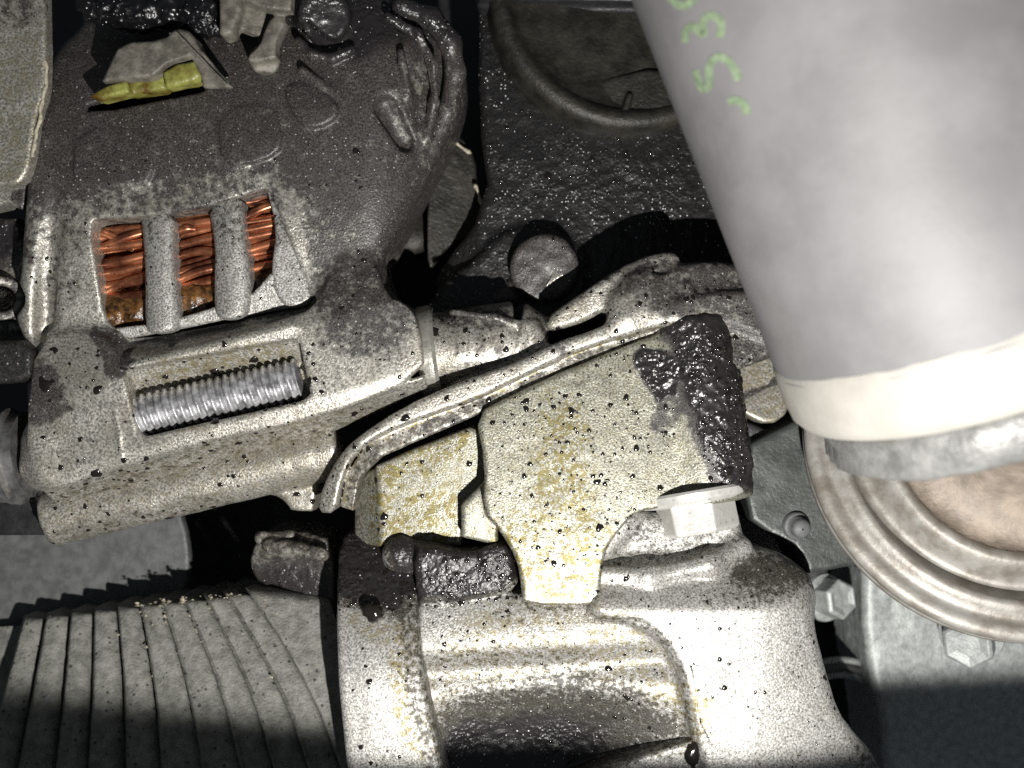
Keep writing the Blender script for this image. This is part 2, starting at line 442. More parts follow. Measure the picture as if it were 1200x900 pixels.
# the dark bottom of the bay
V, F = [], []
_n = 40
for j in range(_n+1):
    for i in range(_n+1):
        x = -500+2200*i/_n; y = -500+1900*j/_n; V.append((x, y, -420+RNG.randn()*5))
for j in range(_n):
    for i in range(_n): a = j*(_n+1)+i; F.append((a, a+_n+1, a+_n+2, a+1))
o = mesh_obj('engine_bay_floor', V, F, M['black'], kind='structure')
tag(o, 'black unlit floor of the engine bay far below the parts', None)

# --- oily engine block in the middle
eb = thing('engine_block', 'black oily iron engine block wall flecked with painted grit behind the alternator and the pipe', 'engine block', (700, 330, -330))
def zblock(X, Y): return -68+(Y-200)*.03-np.maximum(560-X, 0)*.5+0*X
simple_cast('block_wall', M['black_oily'], eb, (430, -60, -220, 960, 420, -30), 3.0,
    [prism([(560, -60), (980, -60), (980, 420), (470, 420), (500, 330), (575, 240), (560, 130)], -290, zblock, 8, at=-68, ch=1, span=(-290, -50)),
     prism([(500, 345), (560, 300), (580, 275), (620, 262), (665, 275), (690, 310), (690, 400), (480, 400)], -220, -56, 10, at=-56, ch=1)],
    8, soot0=.9, lump=.7, wear=.7, key='block',
    subs=[])
so = Solid(560, 220, -120, 720, 400, 0, 2.0)
so.add(cyl((640, 316, -100), (638, 314, -28), 43, 41, 6)); so.add(cap((600, 345, -70), (560, 372, -80), 22, 14), 12)
so.sub(ell((646, 325, -22), (17, 13, 10)))
cast('plug_boss', so, M['alu'], eb, soot0=.80, lump=1.2, wear=1.2, key='plug')
for q in range(6):
    a = U(640+q*3.6, 336-q*3, -29); b = U(650+q*3.2, 313+q*1.2, -31)
    v, f = tube([a, (a+b)/2+[2.5, 1, 2], b], 1.5, 6, 1); mesh_obj('thread_ridge', v, f, M['zinc'], eb)
drops('block', 700, eb, M['drop'], size=(1.5, 1.6), smax=6)
drops('plug', 60, eb, M['drop'], size=(1.1, 1.4), smax=4)

# --- round cap with a rolled rim, top centre
rc = thing('round_cover', 'dim olive round cover with a rolled rim, beside the grey pipe at the top', 'cover', (720, 20, -170))
c0 = U(735, -5, -52)
v, f = lathe(c0, (.12, -.10, 1.0), [(-60, 168), (-14, 168), (-4, 166), (2, 160), (4, 153), (1, 146), (-6, 141), (-9, 132), (-8, 100), (-6, 60), (-6, 1)], 120)
mesh_obj('cover_disc', v, f, M['dim'], rc)
so = Solid(640, 60, -120, 830, 170, -10, 2.5)
so.add(prism([(690, 95), (760, 80), (812, 85), (812, 142), (735, 146), (722, 140), (700, 120)], -110, -46, 5, at=-46)); so.add(cap((738, 112, -43), (728, 142, -44), 4, 5.5), 4)
cast('cover_lug', so, M['dim'], rc, soot0=.2)

# --- the dark rail along the top edge
tr = thing('top_rail', 'black rail running along the top edge over the round cover', 'rail', (680, 0, -40))
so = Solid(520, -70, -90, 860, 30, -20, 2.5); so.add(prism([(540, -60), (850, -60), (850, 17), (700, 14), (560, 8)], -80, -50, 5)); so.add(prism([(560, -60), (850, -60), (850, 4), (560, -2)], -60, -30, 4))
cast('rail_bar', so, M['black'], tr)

# --- hanging olive flap and dark hollow between alternator and block
fl = thing('timing_cover_flap', 'torn dark olive metal flap hanging between alternator and block, pale chipped edge', 'metal flap', (540, 250, -130))
so = Solid(480, 110, -190, 600, 350, -70, 2.2)
so.add(prism([(512, 135), (540, 160), (556, 178), (560, 220), (566, 236), (572, 262), (568, 274), (535, 283), (516, 300), (505, 320), (500, 300), (503, 200)], -160, lambda X, Y: -112-(X-530)*.25+0*Y, 3, at=-112, ch=1, span=(-160, -100)))
cast('flap_sheet', so, M['dim'], fl, soot=[([(495, 130), (575, 130), (570, 225), (495, 240)], .9, 30)], soot0=.15, lump=.6)
for pts in (((556, 216), (560, 226), (566, 238), (570, 250), (572, 262)), ((520, 158), (532, 165), (541, 172), (553, 180))):
    v, f = tube([U(x+RNG.randn(), y, -104) for x, y in pts], lambda t: 2.2+1.1*math.sin(t*17), 6, 1); mesh_obj('chipped_edge', v, f, M['crumb'], fl)
fs = thing('pulley_stub', 'dim rounded stub deep in the dark gap right of the alternator', 'stub', (481, 275, -150))
v, f = lathe(U(481, 280, -190), (0.05, -.2, 1), [(0, 34), (30, 34), (40, 31), (46, 24), (49, 12), (50, 1)], 40); mesh_obj('stub_end', v, f, M['dim'], fs)

# --- black bracket with a stud, right of the mount
bb_ = thing('dark_bracket', 'smooth dark grey bracket plate with a small round stud, left of the pipe flange', 'bracket', (930, 590, -150))
so = Solid(850, 440, -160, 1080, 720, -10, 2.5)
so.add(prism([(880, 520), (935, 492), (985, 470), (1050, 470), (1050, 640), (1005, 662), (945, 672), (930, 640), (905, 628), (880, 610), (872, 570)], -150, lambda X, Y: -36+(Y-560)*.05+0*X, 6, at=-36, span=(-150, -25)))
cast('bracket_plate', so, M['smoke'], bb_)
v, f = lathe(U(931, 615, -38), (.15, .1, 1), [(0, 17), (8, 17), (10, 15), (10, 12), (20, 12), (24, 9), (25, 1)], 40); mesh_obj('stud', v, f, M['plate'], bb_)
ob = thing('olive_spacer', 'olive aluminium spacer block with a painted shadow band, between bracket end and pipe', 'spacer block', (895, 450, -110))
so = Solid(830, 390, -120, 960, 520, 0, 2.2)
so.add(prism([(850, 425), (930, 408), (936, 440), (925, 482), (900, 500), (868, 484), (850, 470)], -110, lambda X, Y: -45+(Y-450)*.2+0*X, 5, at=-45, ch=1, span=(-110, -20)))
so.sub(cap((860, 470, -32), (945, 432, -36), 9), 6)
cast('spacer_body', so, M['alu'], ob, soot0=.1, oil0=.5, soot=[([(855, 462), (930, 430), (935, 446), (862, 480)], .9, 10)])  # diagonal dark patch paints the shadow band across the spacer
lb = thing('lower_bracket_edge', 'thin black bracket edge beneath the olive spacer block', 'bracket', (900, 510, -130))
so = Solid(860, 470, -130, 960, 540, -40, 2.2); so.add(prism([(868, 492), (903, 505), (948, 486), (948, 500), (885, 524), (868, 520)], -120, -60, 4)); cast('edge_strip', so, M['black'], lb)

# --- pale casting bottom right, and the parts between
pc = thing('pale_gearbox_casting', 'pale grey gearbox casting with a curved left edge at the bottom right', 'gearbox casting', (1110, 800, -170))
so = Solid(980, 620, -330, 1340, 1040, -110, 3.0)
so.add(prism([(1010, 640), (1340, 640), (1340, 1030), (1036, 1030), (1034, 860), (1022, 800), (1012, 750)], -320, lambda X, Y: -165-(X-1150)*.03+(Y-760)*.04, 12, at=-165, ch=1, span=(-320, -120)))
cast('casting_face', so, M['pale'], pc, wear=1.2)
gr = thing('ribbed_seal_ring', 'shiny grey ribbed ring in the dark gap beside the pale casting', 'seal ring', (990, 795, -200))
for i, (r, z) in enumerate(((66, 0), (58, 5), (50, 2))):
    v, f = tube([U(985+r*1.1*math.cos(t), 840+r*math.sin(t), -215+z) for t in np.linspace(-2.5, .3, 26)], 5.5, 10, 0); mesh_obj('ring_ridge', v, f, M['plate'] if i == 1 else M['pale'], gr)
def hexbolt(name, label, at, u, r, h, mat, washer=None, rot=0.0, group=None, dome=True):
    t = thing(name, label, 'bolt', at, group); p = U(*at)
    uu, a, b = frame(u)
    if washer:
        v, f = lathe(p, u, [(-3, 1), (-3, washer[0]), (0, washer[0]+2), (washer[1]*.7, washer[0]+1), (washer[1], washer[0]-4), (washer[1]+2, r*.9), (washer[1]+2, 1)], 56)
        mesh_obj('washer', v, f, mat, t, sharp=35)
    z0 = washer[1] if washer else 0
    if rot is None:
        w_ = np.array((-.22, .25, 1.0)); rot = math.atan2(w_@b, w_@a)-math.pi/6
    V = []; F = []
    rings = [(z0, r), (z0+h-4, r), (z0+h, r-5), (z0+h-1.5, r*.72), (z0+h-4, r*.5)]
    for (zz, rr) in rings:
        for j in range(6): th = rot+j*math.pi/3; V.append(p+uu*zz+(a*math.cos(th)+b*math.sin(th))*rr)
    V.append(p+uu*(z0+h-4))
    for q in range(len(rings)-1):
        for j in range(6): F.append((q*6+j, q*6+(j+1) % 6, q*6+6+(j+1) % 6, q*6+6+j))
    for j in range(6): F.append(((len(rings)-1)*6+j, (len(rings)-1)*6+(j+1) % 6, len(V)-1))
    o = mesh_obj('head', V, F, mat, t, smooth=False)
    bv = o.modifiers.new('bevel', 'BEVEL'); bv.width = 1.6*S; bv.segments = 3; bv.limit_method = 'ANGLE'
    return t
hexbolt('flange_bolt', 'greyish hex bolt head below the pipe flange, over the pale casting', (1138, 742, -120), (-.55, .25, 1), 33, 34, M['pale'], (38, 6), .3)
hexbolt('flange_bolt', 'shaded hex bolt head in the gap left of the pipe flange, above the seal ring', (966, 700, -175), (.5, -.1, 1), 27, 30, M['pale'], (30, 6), .1)
hexbolt('side_bolt', 'small dark bolt just visible between pipe collar and olive spacer', (941, 492, -80), (-.5, .1, 1), 15, 14, M['smoke'], None, .1)

# ================================================================== pipe, top right
pp = thing('coolant_pipe', 'wide grey pipe with faded green marker writing, crossing the top right corner', 'pipe', (1140, 460, 150))
A0 = U(946, -150, 290); A1 = U(1150, 420, 215)
ax = A1-A0; L = np.linalg.norm(ax); ax /= L
prof = [(-80, 187), (0, 187), (L*.3, 187), (L*.55, 187), (L*.78, 187), (L-60, 188), (L-56, 189)]
v, f = lathe(A0, ax, prof, 160)
nn = vnoise(v, 60, 2)*.5
c = A0+np.outer((v-A0)@ax, ax); rad = v-c; v = c+rad*(1+nn/190)[:, None]
mesh_obj('pipe_wall', v, f, M['pipe'], pp)
v, f = lathe(A0, ax, [(L-64, 187.5), (L-60, 188.6), (L-48, 189.4), (L-30, 190), (L-10, 188), (L, 182), (L+6, 172), (L+12, 150)], 160)
c = A0+np.outer((v-A0)@ax, ax); v = c+(v-c)*(1+vnoise(v, 50, 7)*4/190)[:, None]
mesh_obj('end_band', v, f, M['pipe_end'], pp)  # paler colour carries the glare on the pipe's lower end
# crimped grey band under the pipe end
v, f = lathe(A0, ax, [(L+4, 110), (L+5, 164), (L+12, 170), (L+26, 166), (L+44, 169), (L+52, 160), (L+56, 60)], 120)
c = A0+np.outer((v-A0)@ax, ax); v = c+(v-c)*(1+(vnoise(v, 14, 3)*7+vnoise(v, 7, 3)*3)/176)[:, None]
mesh_obj('crimped_collar', v, f, M['band'], pp)
# green marker strokes that follow the wall
def on_pipe(x, y, lift=1.2):
    o = np.array([600, 450, D]); d = U(x, y, 0)-o; d /= np.linalg.norm(d)
    w = o-A0; dp = d-ax*(d@ax); wp = w-ax*(w@ax); r = 187+lift
    a, b, c = dp@dp, 2*dp@wp, wp@wp-r*r; q = b*b-4*a*c
    return o+d*((-b-math.sqrt(max(q, 0)))/(2*a))
mk = plain('faded_green_marker', (.235, .31, .195), .6, 0, .35, 7, .3, 6)
strokes = [[(783, -8), (790, 4), (802, 8), (814, 0), (818, -12)],
           [(803, 50), (803, 36), (812, 29), (819, 38), (826, 42), (822, 26), (832, 17), (844, 22), (846, 34), (842, 44)],
           [(815, 82), (820, 100), (825, 106), (832, 101), (830, 84), (834, 70), (844, 66), (855, 72), (862, 84), (866, 94)],
           [(853, 120), (862, 117), (871, 120), (876, 134)]]
for st in strokes:
    pts = chaikin(st, 2, False); Vv = []; Ff = []
    for i, p in enumerate(pts):
        a = np.array(pts[max(i-1, 0)]); b = np.array(pts[min(i+1, len(pts)-1)]); t = b-a; t = t/np.linalg.norm(t); nrm = np.array([-t[1], t[0]])
        for sgn in (-1, 1): q = np.array(p)+nrm*sgn*4.6; Vv.append(on_pipe(q[0], q[1], .45))
    for i in range(len(pts)-1): Ff.append((2*i, 2*i+1, 2*i+3, 2*i+2))
    o = mesh_obj('marker_stroke', Vv, Ff, mk, pp)

fg = thing('pipe_flange', 'round rust-tinted steel flange with stepped rings clamped under the grey pipe', 'flange', (1180, 560, 60))
fc = U(1184, 512, 66); fu = (-.10, -.36, 1.0)
v, f = lathe(fc, fu, [(-34, 150), (-34, 218), (-30, 222), (-22, 222), (-19, 218), (-15, 218), (-12, 223), (-4, 224), (1, 221), (3, 215), (2, 209), (-1, 205), (0, 200), (5, 195), (9, 190), (9, 185), (4, 181), (-3, 178), (-9, 174), (-13, 169), (-13, 164), (-8, 159), (2, 155), (11, 151), (17, 146), (19, 141), (17, 136), (11, 131)], 160)
mesh_obj('flange_rings', v, f, M['flange'], fg)
v, f = lathe(fc, fu, [(12, 132), (5, 124), (6, 112), (16, 96), (34, 80), (70, 70), (130, 66)], 120)
c = v.copy(); v = v+np.outer((vnoise(v, 16, 2))*3, fu); mesh_obj('rusty_neck', v, f, M['rust'], fg)
so = Solid(1040, 660, -40, 1240, 780, 60, 2.2)
so.add(prism([(1075, 700), (1130, 712), (1210, 690), (1210, 722), (1150, 732), (1120, 726), (1090, 716)], 0, 26, 4)); cast('flange_tab', so, M['pale'], fg)

# ================================================================== left edge and plate behind
gp = thing('grey_pulley_plate', 'smooth dark grey plate with a rounded right edge, lying behind the ribbed belt', 'plate', (110, 690, -150))
so = Solid(-140, 520, -260, 260, 920, -140, 2.5)
so.add(prism([(-120, 540), (150, 540), (205, 580), (222, 640), (220, 690), (190, 720), (190, 900), (-120, 900)], -186, -168, 2, ch=1)); cast('plate_face', so, M['plate'], gp, wear=.3)

# ================================================================== alternator
al = thing('alternator', 'cast aluminium alternator, sooty black on top, with copper windings showing through three windows', 'alternator', (250, 300, 0))
RA = 430.0
def zdrum(X, Y):
    v = np.clip((X-270)*.225+(Y-195)*.975, -400, 400)
    z = 52-(RA-np.sqrt(RA*RA-v*v))*(v < 0)-(RA-np.sqrt(RA*RA-v*v))*(v >= 0)*.55; z = z+sstep((v-150)/70)*23
    e = np.maximum(X-425, 0)
    return z-e*e*.0065
so = Solid(-40, -80, -130, 600, 700, 150, 2.4)
outline = [(58, 50), (85, 25), (100, -60), (430, -60), (505, 5), (535, 40), (545, 75), (540, 115), (520, 165), (490, 222), (462, 275), (442, 312), (458, 360), (495, 372), (500, 440), (380, 500), (200, 560), (50, 585), (38, 520), (38, 450), (28, 380), (34, 300), (44, 200), (50, 120)]
so.add(prism(outline, -120, zdrum, 16, at=20, ch=2, span=(-120, 60)))
# end-bell rim, grooves and oval slots at the upper right
rim = [(470, 8, 30), (505, 22, 22), (528, 50, 14), (534, 85, 8), (524, 130, 4), (505, 175, 0), (478, 225, 0), (458, 262, -2)]
path(so, rim, [11, 12, 12, 11, 10, 10, 9, 7], 8)
path(so, [(455, 20, 46), (488, 40, 38), (506, 75, 30), (508, 120, 22), (500, 160, 16), (480, 205, 12)], [5, 6, 6, 6, 6, 4], 6)
path(so, [(472, 30, 50), (496, 55, 42), (500, 95, 34), (494, 140, 26)], 7, 4, sub=True)
so.sub(cap((478, 62, 40), (494, 104, 30), 14, 12), 5); so.sub(cap((453, 126, 44), (474, 166, 30), 15, 12), 5)
so.add(cap((470, 62, 40), (478, 112, 32), 5), 6)
# left groove and bulge beside the first window
so.sub(cap((62, 225, 62), (50, 385, 36), 10, 12), 10); so.add(cap((40, 330, 24), (38, 372, 22), 8, 13), 16)
so.sub(cap((26, 350, 30), (8, 352, 40), 14), 5)
# scalloped raised pads on the top
so.add(prism([(90, 150), (178, 150), (182, 214), (150, 221), (100, 220), (86, 214)], 0, lambda X, Y: zdrum(X, Y)+np.clip((Y-150)/65, 0, 1)*5, 1.5, at=50, ch=1, span=(0, 70)), 4)
so.add(prism([(255, 130), (320, 120), (335, 172), (310, 190), (262, 197)], 0, lambda X, Y: zdrum(X, Y)+np.clip((Y-130+(X-290)*.3)/60, 0, 1)*6, 1.5, at=50, ch=1, span=(0, 70)), 4)
so.add(prism([(330, 105), (352, 92), (398, 122), (396, 140), (374, 152), (352, 148)], 0, lambda X, Y: zdrum(X, Y)+np.clip((Y-92)/50, 0, 1)*7, 3, at=50, ch=1, span=(0, 70)), 4)
so.add(cap((354, 82, 52), (402, 118, 46), 5), 5)
# bolt boss with rings at the top
so.add(cyl((378, 22, 20), (380, 18, 66), 34, 28, 5), 10); path(so, [(350, 48, 52), (366, 64, 52), (390, 68, 52), (412, 58, 50)], 5, 5)
so.sub(prism([(350, 30), (366, 46), (392, 56), (405, 50), (380, 40), (362, 26)], 40, 90, 2, at=60), 3)
# lower mounting boss
def zboss(X, Y):
    t = (X-60)*.29+Y    # constant along the flange
    return 66-np.maximum(475-t, 0)*(.20+.22*sstep((X-330)/60))-np.maximum(440-t, 0)*.12-np.maximum(t-560, 0)*.25+0*X
boss = [(34, 395), (90, 385), (128, 400), (142, 424), (350, 372), (372, 345), (398, 296), (436, 300), (452, 346), (480, 358), (492, 385), (499, 440), (378, 490), (232, 520), (140, 548), (76, 571), (50, 574), (38, 540), (30, 500)]
so.add(prism(boss, -60, zboss, 4, at=66, ch=1, span=(-60, 90)), 18)
so.add(prism([(140, 426), (345, 376), (352, 386), (146, 438)], 0, 68, 6, at=66), 5)
so.add(cap((60, 520, 30), (56, 545, 36), 32, 30), 14)
so.add(prism([(50, 556), (76, 567), (140, 545), (232, 516), (378, 486), (499, 438), (501, 455), (388, 506), (230, 548), (100, 590), (58, 592)], -60, lambda X, Y: 60-np.maximum((X-60)*.29+Y-572, 0)*1.5, 3, at=45, span=(-60, 66)), 3)
so.sub(prism([(96, 120), (118, 113), (200, 98), (236, 96), (238, 104), (200, 112), (130, 126), (98, 128)], -60, 100, 2, at=52), 3)
# windows
win = [(108, 262), (122, 257), (165, 257), (205, 250), (243, 244), (283, 232), (312, 222), (322, 232), (332, 262), (362, 345), (360, 358), (330, 362), (250, 380), (152, 398), (136, 388), (120, 372), (116, 330)]
so.sub(prism(win, -140, 150, 2, at=42, ch=1), 4)
# shadowed sill between windows and flange, and the rod pocket
so.sub(prism([(138, 388), (365, 345), (372, 356), (345, 369), (150, 408)], 30, 130, 3, at=50, ch=1), 6)
def zpocket(X, Y):
    d = (Y-(432-(X-140)*.18))
    return 56-np.clip(d, 0, 34)*.8+0*X
so.sub(prism([(141, 434), (340, 397), (350, 402), (363, 462), (352, 470), (168, 512), (160, 506)], zpocket, 140, 3, at=70, span=(20, 140)), 3)
# small casting line and blemishes
path(so, [(95, 448, 61), (120, 465, 64), (134, 480, 66), (140, 510, 67), (142, 535, 66)], 1.3, 2)
cast('housing', so, M['alu'], al, key='alt',
    soot=[([(-60, -90), (620, -90), (620, 230), (440, 330), (420, 300), (380, 330), (350, 235), (300, 205), (230, 225), (100, 238), (85, 260), (-60, 300)], .74, 70),
          ([(340, -60), (560, -60), (560, 90), (500, 60), (440, 70), (400, 80), (340, 60)], .95, 30), ([(80, -60), (290, -60), (280, 30), (90, 45)], .93, 20),
          ([(440, 60), (560, 60), (560, 200), (470, 215), (445, 110)], .66, 50),
          ([(458, 118), (484, 160), (478, 176), (460, 150)], .48, 10), ([(482, 55), (500, 100), (496, 116), (484, 96)], .55, 12),
          ([(335, 225), (460, 280), (505, 372), (490, 400), (440, 425), (366, 415), (362, 340)], .64, 60), ([(40, 250), (108, 250), (112, 340), (60, 400), (40, 380)], .46, 30), ([(105, 225), (330, 200), (345, 260), (110, 268)], .52, 26),
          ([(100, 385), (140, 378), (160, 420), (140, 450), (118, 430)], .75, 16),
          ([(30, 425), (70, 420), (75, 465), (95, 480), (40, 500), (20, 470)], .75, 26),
          ([(150, 395), (370, 350), (372, 362), (150, 415)], .78, 10),  # shadow the boss throws below the windows, painted dark
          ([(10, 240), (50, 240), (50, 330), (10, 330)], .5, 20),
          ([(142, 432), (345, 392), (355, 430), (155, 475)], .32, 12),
          ([(76, 571), (140, 550), (232, 521), (378, 492), (499, 441), (500, 470), (380, 512), (60, 604)], .42, 5)],  # side face under the boss painted dark, shade and oily dirt together
    soot0=.12, oil=[([(140, 430), (350, 390), (365, 470), (160, 515)], .6, 8), ([(60, 575), (500, 450), (500, 480), (60, 610)], .5, 10)], oil0=.10, lump=.75, wear=.32)
# lower tube of the mount
so = Solid(30, 480, -110, 430, 680, 40, 2.2)
so.add(cyl((58, 607, -12), (400, 523, -12), 34, 36, 6)); so.add(prism([(330, 580), (352, 570), (372, 568), (366, 600), (340, 598)], -60, -10, 4), 6)
so.add(cap((300, 560, -20), (352, 590, -20), 6), 8)
cast('mounting_tube', so, M['alu'], al, key='tube', soot=[([(50, 610), (300, 560), (300, 640), (60, 660)], .42, 20)], soot0=.08, oil0=.35, wear=.5)
# ribs across the windows
def rib(p, q, z0, z1, rnd=6, ch=1):
    so = Solid(min(a[0] for a in p)-14, min(a[1] for a in p)-14, -70, max(a[0] for a in p)+14, max(a[1] for a in p)+14, 80, 1.8)
    so.add(prism(p, z0, z1, rnd, at=q, ch=ch, span=(-70, 60))); return so
cast('window_rib', rib([(160, 250), (206, 246), (204, 300), (209, 345), (212, 380), (204, 390), (178, 392), (170, 384), (170, 320), (166, 275)], 36, -40, lambda X, Y: 46-((X-204)/21)**2*8+(Y-250)*.025), M['alu_bright'], al, soot=[([(150, 235), (215, 235), (210, 285), (160, 300)], .36, 44)], soot0=.0, wear=.4, key='rib1', lump=.2)
cast('window_rib', rib([(240, 236), (285, 226), (286, 270), (294, 320), (294, 362), (284, 374), (262, 376), (251, 366), (250, 320), (252, 290)], 36, -40, lambda X, Y: 46-((X-284)/22)**2*8+(Y-250)*.02), M['alu_bright'], al, soot=[([(235, 225), (300, 225), (296, 290), (250, 300)], .42, 50)], soot0=.0, wear=.4, key='rib2', lump=.2)
cast('window_rib', rib([(312, 220), (318, 226), (345, 285), (366, 340), (364, 356), (338, 362), (322, 345), (318, 318), (325, 270)], 36, -40, lambda X, Y: 40-(X-340)*.1+0*Y, 5), M['alu_bright'], al, soot=[([(300, 215), (335, 215), (350, 290), (330, 300)], .4, 30), ([(335, 270), (350, 270), (375, 340), (366, 350)], .5, 12)], soot0=.0, wear=.5, key='rib3', lump=.2)
so = Solid(110, 320, -70, 370, 410, 60, 1.8)
so.add(prism([(130, 386), (200, 377), (250, 362), (300, 344), (322, 322), (345, 336), (360, 352), (350, 360), (250, 379), (154, 397), (140, 392)], -50, lambda X, Y: 36-(Y-360+(X-250)*.2)*.30, 3, at=20, span=(-50, 40)))
cast('window_sill', so, M['alu_bright'], al, wear=.5, key='sill', soot0=.0, lump=.2)
for k, n_ in (('rib1', 26), ('rib2', 46), ('rib3', 20), ('sill', 10)): drops(k, n_, al, M['drop'], size=(1.0, 1.5), smax=4.5)
# copper
wd = link('stator_winding', None, al); wd.empty_display_size = .003
for i in range(12):
    y0 = 254+i*9.6+RNG.randn()*1.8; pts = []; ph = RNG.rand()*6
    z0 = 11-(i % 3)*3+RNG.randn()*2-max(0, i-12)*2; sl = .09+.11*min(1, i/7)+RNG.randn()*.022; x0 = 92+RNG.randint(0, 3)*8
    for x in range(x0, 356, 24):
        t = (x-110)/230; pts.append(U(x, y0-(x-110)*sl-t*t*10+math.sin(t*7+ph)*2.2, z0+10*(1-t)-2+2.5*math.sin(t*9+ph)))
    v, f = tube(pts, 4.9+RNG.rand()*.8, 12, 2); mesh_obj('copper_wire', v, f, M['copper'], wd)
for i in range(19):
    y0 = 250+i*6.4+RNG.randn()*1.5; sl = .15+RNG.randn()*.03
    v, f = tube([U(x, y0-(x-110)*sl-((x-110)/230)**2*8, -3+8*(1-(x-110)/230)+RNG.randn()*1.5) for x in range(96, 356, 36)], 5.4, 10, 2); mesh_obj('copper_wire', v, f, M['copper'], wd)
for x0, y0, x1, y1 in ((100, 268, 158, 292), (104, 300, 176, 270), (228, 268, 205, 276), (196, 335, 262, 312), (120, 345, 178, 322), (278, 262, 330, 238), (110, 318, 180, 305), (210, 300, 256, 296)):
    mid = ((x0+x1)/2, (y0+y1)/2-5)
    v, f = tube([U(x0, y0, 15), U(*mid, 20+RNG.randn()*2), U(x1, y1, 15)], 5.2, 10, 3); mesh_obj('copper_wire', v, f, M['copper'], wd)
so = Solid(90, 290, -80, 370, 420, 50, 2.2)
path(so, [(96, 372, -2), (140, 368, 2), (175, 362, 0), (230, 354, -2), (300, 334, -4), (350, 316, -8)], [22, 26, 24, 24, 22, 20], 8)
V_, Q_ = so.mesh(); N_ = vnormals(V_, Q_); V_ = V_+N_*(vnoise(V_, 13, 1)*8+vnoise(V_, 6, 2)*3)[:, None]
mesh_obj('burnt_varnish', V_, Q_, M['varnish'], wd)
so = Solid(70, 200, -110, 400, 440, -50, 5); so.add(prism([(80, 215), (390, 215), (390, 430), (80, 430)], -105, -62, 4)); cast('stator_core', so, M['dark'], al)
# threaded rod in its pocket
a = U(150, 491, 38); b = U(352, 444, 38); u = (b-a); Lr = np.linalg.norm(u); u /= Lr; uu, e1, e2 = frame(u)
V, F = [], []; n = 56; st = 200; pitch = 8.8; rr = 24.5
for j in range(st+1):
    t = Lr*j/st
    for i in range(n):
        th = 2*math.pi*i/n; ph = (t/pitch+th/(2*math.pi)) % 1; tri = abs(ph*2-1)
        r = rr-4.0*max(0, min(1, (tri-.30)/.62)); r = r if j < st else r
        V.append(a+u*t+(e1*math.cos(th)+e2*math.sin(th))*r)
for j in range(st):
    for i in range(n): k = (i+1) % n; F.append((j*n+i, j*n+k, (j+1)*n+k, (j+1)*n+i))
V.append(a); V.append(b+u*2)
for i in range(n): F.append((len(V)-2, (i+1) % n, i)); F.append((len(V)-1, st*n+i, st*n+(i+1) % n))
rod = mesh_obj('threaded_rod', V, F, M['steel'], al, sharp=50)
drops('alt', 260, al, M['drop'], [(30, 410), (380, 400), (500, 370), (500, 460), (60, 600)], size=(1.6, 1.8), smax=7)
drops('alt', 160, al, M['drop'], [(30, 210), (520, 130), (500, 400), (40, 420)], size=(1.2, 1.6), smax=6)
drops('tube', 90, al, M['drop'], None, size=(2.0, 2.0), smax=9)

# shadowed parts at the left edge
sp = thing('torn_side_plate', 'flat olive-grey side plate with a chipped right edge in the top left corner', 'plate', (15, 130, 60))
so = Solid(-80, -60, 20, 80, 240, 90, 2.0)
so.add(prism([(-70, -60), (55, -60), (58, 30), (54, 70), (52, 110), (42, 135), (38, 165), (34, 195), (24, 214), (8, 218), (-70, 214)], 45, 68, 4, ch=1))
cast('plate_sheet', so, M['alu'], sp, soot=[([(-80, -70), (80, -70), (70, 60), (-80, 30)], .5, 50)], soot0=.18, oil0=.4, wear=.6, key='side')
v, f = tube([U(54+RNG.randn()*1.5, y, 66) if y < 110 else U(52-(y-110)*.2+RNG.randn(), y, 66) for y in range(70, 190, 6)], lambda t: 1.6+1.0*abs(math.sin(t*23)), 6, 1); mesh_obj('chipped_edge', v, f, M['crumb'], sp)
lp = thing('lower_side_plate', 'small bright grey plate corner below the torn side plate on the left edge', 'plate', (8, 240, 20))
so = Solid(-60, 190, -30, 50, 300, 50, 2.0); so.add(prism([(-50, 200), (30, 200), (32, 225), (26, 246), (8, 238), (-50, 250)], -10, 34, 4)); cast('plate_sheet', so, M['alu'], lp, soot=[([(10, 222), (40, 222), (40, 250), (10, 240)], .7, 8)], soot0=.1)
lo = thing('left_oily_lug', 'dark oily lug with a round bore at the left edge, level with the copper windings', 'lug', (5, 350, -20))
so = Solid(-60, 240, -90, 50, 420, 40, 2.0)
so.add(prism([(-50, 250), (20, 255), (34, 300), (36, 350), (24, 392), (-50, 400)], -80, -6, 8)); so.add(cyl((2, 350, -30), (2, 350, 12), 26), 8); so.sub(cyl((2, 350, -60), (2, 350, 60), 15)); cast('lug_body', so, M['alu'], lo, soot0=.55, soot=[([(-60, 240), (40, 240), (40, 310), (-60, 315)], .95, 20)], key='lug')
lk = thing('left_dark_lug', 'black greasy rectangular lug on the left edge under the round bore', 'lug', (10, 440, 40))
so = Solid(-60, 385, -20, 60, 500, 90, 2.2); so.add(prism([(-50, 402), (22, 398), (38, 412), (40, 440), (22, 448), (-50, 452)], 0, 62, 8)); cast('lug_body', so, M['black_oily'], lk, soot0=.5)
sh = thing('left_shaft', 'polished shaft with dark collars running in at the left edge beside the flange', 'shaft', (10, 540, 0))
v, f = lathe(U(-60, 545, 0), U(40, 532, 0)-U(-60, 545, 0), [(0, 40), (46, 40), (46, 52), (62, 52), (64, 48), (72, 48), (72, 56), (80, 57), (84, 50), (96, 50), (98, 30)], 90)
mesh_obj('shaft_body', v, f, M['steel2'], sh, sharp=40)
sf = thing('left_shadow_slab', 'black slab standing in for cast shroud edge in the lower left, casting over the grey plate', 'shade', (20, 590, -60))
